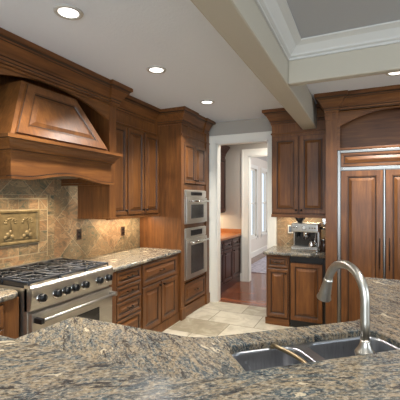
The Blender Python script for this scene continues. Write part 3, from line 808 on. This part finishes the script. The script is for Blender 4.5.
# things round it
t = thing('milk_jug', 'small steel milk jug standing before the espresso machine panel', 'jug', (-.595, 4.56, .955)); 
b = BM(); lathe(b, [(.034, 0), (.038, .006), (.036, .045), (.029, .075), (.032, .088), (.029, .086), (.025, .075), (.032, .045), (.033, .01), (0, .009)], (0,0,0), (0,0,1), 20); obj('jug_body', b, CHROME, t)
b = BM(); tube(b, [(.031, 0, .075), (.056, 0, .07), (.055, 0, .03), (.036, 0, .02)], .004, 8); obj('handle', b, CHROME, t)
t = thing('coffee_canister', 'dark lidded canister tucked right of the espresso machine', 'canister', (-.452, 4.62, .916))
obj('canister_body', lathe(BM(), [(.042, 0), (.044, .004), (.044, .135), (.04, .14)], (0,0,0), (0,0,1), 24), simple('dark_brown_ceramic', (58,40,32), .25, 0, .4), t)
obj('lid', lathe(BM(), [(.045, .141), (.045, .155), (.012, .160), (.012, .175), (0, .177)], (0,0,0), (0,0,1), 24), CHROME, t)
t = thing('wall_shelf_caddy', 'small chrome rack with dark cups on the tile beside the machine', 'rack', (-.455, 4.93, 1.17))
b = BM(); box(b, -.05, .05, -.11, 0, 0, .006, .001); box(b, -.05, .05, -.004, .0, 0, .14, .001); tube(b, [(-.05, -.105, .03), (.05, -.105, .03)], .003, 6); obj('rack', b, CHROME, t)
tag(obj('cup', lathe(BM(), [(.024, 0), (.032, .05), (.035, .06), (.031, .058), (.022, .006), (0, .005)], (-.46, 4.87, 1.177), (0,0,1), 20), simple('dark_glazed_cup', (50,42,40), .2, 0, .5)), 'dark cup on the small chrome rack beside the machine', 'cup')

# ------------------------------------------------------------------ refrigerator and its surround (world x, front -y)
FS = TB('refrigerator_surround', 'wooden surround with arched niche and crown above the panelled refrigerator', 'cabinetry')
yF = -.75; x0_, x1_ = -.395, 1.0
b = BM(); box(b, x0_, -.272, yF, -.001, 0, 2.739, .002); p = obj('pilaster', b, [WOOD, GLAZE_SHADE], FS)
b = BM(); box(b, .878, x1_, yF, -.001, 0, 2.739, .002); p = obj('pilaster', b, [WOOD, GLAZE_SHADE], FS)
b = BM(); n = 28; ax0, ax1 = -.272, .878; topz = 2.739
pr = [(ax0+.03+(ax1-ax0-.06)*k/n, 2.385+.15*(1-((2*k/n)-1)**2)) for k in range(n+1)]
pr = [(ax0, 2.14), (ax0+.029, 2.14)] + pr + [(ax1-.029, 2.14), (ax1, 2.14)]
for k in range(len(pr)-1):
    (xa, za), (xb, zb_) = pr[k], pr[k+1]
    if za != zb_ and xb-xa < .002: continue
    prism(b, [(xa, za), (xb, zb_), (xb, topz), (xa, topz)], yF+.008, yF+.028, 0, XZ())
bmesh.ops.remove_doubles(b, verts=b.verts, dist=1e-5); obj('arch_panel', b, [WOODH, GLAZE_SHADE], FS)
b = BM(); box(b, ax0, ax1, yF+.004, -.02, 2.118, 2.14, .002); box(b, ax0, ax1, -.42, -.40, 2.14, 2.739); obj('niche', b, WOODH, FS)
b = BM(); sweep(b, [(x0_, -.36), (x0_, yF-.03), (-.262, yF-.03), (-.262, yF), (.87, yF), (.87, yF-.03), (x1_, yF-.03), (x1_, -.02)], CROWN, 0, CROWN_SHADE)
sweep(b, [(-.262, yF+.008), (.87, yF+.008)], [(0, 2.535), (.012, 2.535), (.018, 2.545), (.018, 2.556), (.006, 2.566), (0, 2.566)], 0, (0, 4)); obj('crown_moulding', b, [WOODH, GLAZE_SHADE], FS)
b = BM(); box(b, x0_-.006, -.262, yF-.012, yF, 2.46, 2.56, .003); box(b, x0_-.010, -.262+.006, yF-.022, yF, 2.52, 2.545, .003); obj('capital', b, WOOD, FS)

RF = TB('refrigerator', 'built-in refrigerator with wooden door panels and steel edges', 'refrigerator')
y0 = yF+.01
b = BM(); box(b, -.268, .874, y0+.035, -.03, .02, 2.112); 
for a0, a1, z0, z1 in ((-.268, -.238, .02, 2.112), (.844, .874, .02, 2.112), (-.238, .844, 2.085, 2.112), (-.238, .844, 1.89, 1.925), (.190, .204, .10, 1.89)):
    box(b, a0, a1, y0-.004, y0+.036, z0, z1, .002)
obj('steel_frame', b, STEELF, RF)
b = BM(); raised(b, rect(-.234, .84, 1.928, 2.082), y0-.002, .03, .035); obj('grille_panel', b, [WOODH, GLAZE_SHADE], RF)
for a0, a1, xh in ((-.234, .187, .152), (.207, .84, .245)):
    d = obj('door', raised(BM(), rect(a0, a1, .12, 1.885), y0-.008, .034, .075), [WOOD, GLAZE_SHADE], RF)
    pull(d, xh, .99, y0-.008, True, .34)
b = BM(); box(b, -.23, .84, y0+.05, y0+.06, .0, .10); obj('toe_grille', b, BLACK, RF)
b = BM(); tube(b, [(-.225, y0-.012, 1.908), (-.205, y0-.012, 1.908)], .008, 8); obj('hinge_cap', b, CHROME, RF)

# ------------------------------------------------------------------ island
def en(e, n): return (.755*e-.656*n, .656*e+.755*n)
sink_hole = fillet([en(.53, 1.03), en(1.31, 1.03), en(1.31, 1.45), en(.53, 1.45)], .07, 7)
low = [(-1.49, .832), (-.4395, .832), (.66, 1.787), (.66, 3.25), (0, 3.25), (0, 2.093), (-.711, 1.475), (-1.46, 1.475)]
lowf = fillet(low, [0, 0, 0, .03, .03, .22, .25, .03], 8)
ctop('lower granite island counter with the corner sink cut into it', lowf, .885, m=GRANITE2, hole=sink_hole)
bar_ = [(-1.5, .42), (-.295, .42), (1.07, 1.60), (1.07, 3.27), (.64, 3.27), (.64, 1.795), (-.447, .85), (-1.5, .85)]
ctop('raised granite island bar in the foreground', fillet(bar_, [.03, .15, .15, .03, .03, .08, .1, .03], 6), 1.03, 1.07, GRANITE)
IS = thing('kitchen_island', 'wooden angled kitchen island base under the granite counters', 'island')
def wallstrip(bm, path, t, z0, z1):
    sweep(bm, path, [(0, z0), (t, z0), (t, z1), (0, z1)])
b = BM(); wallstrip(b, [(-1.43, .86), (-1.43, 1.44), (-.70, 1.44), (.03, 2.075), (.03, 3.22), (.63, 3.22)], .02, 0, .873); obj('cabinet_face', b, WOOD, IS)
b = BM(); wallstrip(b, [(.78, 3.22), (.78, 1.73), (-.38, .72), (-1.43, .72)], -.11, 0, 1.029)
obj('knee_wall', b, WOOD, IS)
# sink
SK = thing('sink', 'undermount stainless double-bowl sink in the island corner', 'sink', (*en(.92, 1.24), .885), math.atan2(.656, .755))
def rrect(x0, x1, y0, y1, r_, seg=6): return fillet([(x0, y0), (x1, y0), (x1, y1), (x0, y1)], r_, seg)
outer = rrect(-.41, .41, -.228, .228, .08); zf = -.001
bowls = ((-.389, -.055, -.208, .209, .145), (-.005, .389, -.208, .209, .19))
b = BM(); vo = [b.verts.new((x, y, zf)) for x, y in outer]; es = [b.edges.new((vo[k-1], vo[k])) for k in range(len(vo))]
rims = []
for (p, q, r_, s, dp) in bowls:
    rings = []
    for ins, dz, rad in ((0, 0, .075), (.004, -.004, .072), (.007, -.012, .07), (.012, -dp*.6, .065), (.018, -dp+.03, .06), (.03, -dp+.008, .05), (.05, -dp, .04)):
        rings.append([b.verts.new((x, y, zf+dz)) for x, y in rrect(p+ins, q-ins, r_+ins, s-ins, rad-.01)])
    n = len(rings[0]); rims += [b.edges.new((rings[0][k-1], rings[0][k])) for k in range(n)]
    for A, B_ in zip(rings, rings[1:]):
        for k in range(n): f = b.faces.new((A[k-1], A[k], B_[k], B_[k-1])); f.smooth = True
    b.faces.new(rings[-1])
bmesh.ops.triangle_fill(b, use_beauty=True, edges=es+rims)
sk = obj('basin', b, SINKS, SK)
md = sk.modifiers.new('s', 'SOLIDIFY'); md.thickness = .0015; md.offset = -1
for (p, q, r_, s, dp) in bowls:
    obj('drain', lathe(BM(), [(.045, 0), (.045, .003), (.035, .004), (.03, .001), (0, .001)], ((p+q)/2, (r_+s)/2, zf-dp+.001), (0,0,1), 24), CHROME, SK)
b = BM(); tube(b, [(-.165+.03*sin(pi*k/12), -.203+.406*k/12, .006+.012*sin(pi*k/12)) for k in range(13)], .0095, 12)
for yy in (-.197, .197): tube(b, [(-.165, yy, -.004), (-.165, yy, .008)], .0105, 12)
ra = tag(obj('sink_rail', b, BRASSN), 'slim curved brass-toned bar lying across the small sink bowl', 'rail'); ra.location = (*en(.92, 1.24), .892); ra.rotation_euler = (0, 0, math.atan2(.656, .755))

# faucet
fx_, fy_ = en(.86, .985)
FC = thing('faucet', 'brushed nickel gooseneck pull-down faucet arching over the sink', 'faucet', (fx_, fy_, .915), 0)
b = BM(); lathe(b, [(.034, 0), (.034, .006), (.030, .012), (.030, .118), (.032, .124), (.033, .130), (.029, .137), (.021, .148), (.0165, .162), (.0155, .175)], (0,0,0), (0,0,1), 28); obj('base', b, NICKEL, FC)
dv = Vector((-.656, .755, 0)).normalized(); Rr = .10; top_ = .31
pts = [Vector((0,0,.17)), Vector((0,0,.23)), Vector((0,0,top_-.02))]
for k in range(15):
    a = pi*k/14*.92; pts.append(dv*(Rr-Rr*cos(a)) + Vector((0,0,top_+Rr*sin(a))))
tan = (pts[-1]-pts[-2]).normalized(); pe = pts[-1]
b = BM(); tube(b, pts, .015, 18); obj('spout', b, NICKEL, FC)
b = BM(); ps = [pe - tan*.004, pe+tan*.006, pe+tan*.012, pe+tan*.05, pe+tan*.062, pe+tan*.066, pe+tan*.085, pe+tan*.089]
tube(b, ps, [.016, .018, .017, .0215, .023, .022, .028, .027], 22); sh = obj('spray_head', b, NICKEL, FC)
b = BM(); q = pe+tan*.022 - dv.cross(Vector((0,0,1)))*.0; q = q + dv*.019
tube(b, [q, q+tan*.02], .004, 8); obj('spray_button', b, BLACK, sh)
b = BM(); lathe(b, [(.014, 0), (.014, .018), (.010, .022)], (.028, .0, .07), (1, 0, 0), 16); tube(b, [(.046, 0, .07), (.055, 0, .09), (.065, .0, .112)], [.006, .006, .007], 10); obj('lever', b, NICKEL, FC)

# ------------------------------------------------------------------ pantry cabinets (beyond the door, left wall)
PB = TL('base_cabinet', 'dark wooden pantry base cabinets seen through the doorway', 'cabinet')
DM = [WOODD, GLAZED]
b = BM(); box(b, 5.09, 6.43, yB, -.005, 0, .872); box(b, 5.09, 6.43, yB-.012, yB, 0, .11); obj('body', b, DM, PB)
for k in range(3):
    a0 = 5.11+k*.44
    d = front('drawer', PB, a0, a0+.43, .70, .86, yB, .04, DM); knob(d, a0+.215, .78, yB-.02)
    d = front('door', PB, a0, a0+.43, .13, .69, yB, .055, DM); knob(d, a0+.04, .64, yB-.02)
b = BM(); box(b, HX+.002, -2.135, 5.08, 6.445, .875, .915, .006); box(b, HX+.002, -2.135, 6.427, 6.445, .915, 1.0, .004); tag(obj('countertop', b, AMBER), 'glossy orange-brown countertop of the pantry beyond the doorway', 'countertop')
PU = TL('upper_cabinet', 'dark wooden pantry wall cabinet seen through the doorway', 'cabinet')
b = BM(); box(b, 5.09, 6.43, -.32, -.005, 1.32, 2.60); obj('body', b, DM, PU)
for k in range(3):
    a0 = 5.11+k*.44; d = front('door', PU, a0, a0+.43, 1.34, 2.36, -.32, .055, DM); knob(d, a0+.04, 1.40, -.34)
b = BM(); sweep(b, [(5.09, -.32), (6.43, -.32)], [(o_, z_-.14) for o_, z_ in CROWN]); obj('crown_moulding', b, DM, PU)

# ------------------------------------------------------------------ recessed lights
def downlight(x, y, label, power=22, z=H):
    t = thing('recessed_light', label, 'ceiling light', (x, y, z), 0, 'recessed ceiling lights')
    b = BM(); lathe(b, [(.062, -.003), (.066, -.009), (.086, -.007), (.09, -.0005), (.06, -.0005)], (0,0,0), (0,0,1), 32); obj('trim_ring', b, CROWNP, t)
    b = BM(); lathe(b, [(.062, -.004), (.05, -.006), (0, -.0065)], (0,0,0), (0,0,1), 32); obj('lens', b, DIFF, t)
    l = bpy.data.lights.new('downlight', 'AREA'); l.shape = 'DISK'; l.size = .11; l.energy = power; l.color = (1, .95, .89); l.spread = R(118)
    o = bpy.data.objects.new('downlight', l); COL.objects.link(o); o.location = (x, y, z-.016)
downlight(-1.68, 1.64, 'recessed ceiling light nearest the camera, above the range front')
downlight(-1.70, 2.70, 'recessed ceiling light midway along the left row')
downlight(-1.71, 3.85, 'recessed ceiling light nearest the oven tower')
downlight(.27, 3.69, 'recessed ceiling light in front of the refrigerator at the right edge', 28)
# added lamps without fixtures, extra light from outside the frame
def fill_lamp(x, y, p=12):
    l = bpy.data.lights.new('downlight', 'AREA'); l.shape = 'DISK'; l.size = .11; l.energy = p; l.color = (1, .95, .89); l.spread = R(118)
    o = bpy.data.objects.new('downlight', l); COL.objects.link(o); o.location = (x, y, H-.03)
for x, y in ((-1.68, .5), (.9, 1.4), (.3, .3)): fill_lamp(x, y)
# under-cabinet strips and hood lamps
def strip(name, x, y, z, sx, sy, p, rz=0):
    l = bpy.data.lights.new(name, 'AREA'); l.shape = 'RECTANGLE'; l.size = sx; l.size_y = sy; l.energy = p; l.color = (1, .80, .56); l.spread = R(rz or 180)
    o = bpy.data.objects.new(name, l); COL.objects.link(o); o.location = (x, y, z)
strip('undercabinet_lamp', -2.62, 3.5, 1.352, .03, .85, 8)
strip('undercabinet_lamp', -.75, 4.80, 1.352, .5, .03, 3)
strip('hood_lamp', -2.5, 1.9, 1.76, .08, .08, 5.5, 120); strip('hood_lamp', -2.5, 2.34, 1.76, .08, .08, 5.5, 120)
strip('pantry_undercabinet_lamp', -2.6, 5.8, 1.30, .03, 1.1, 10)
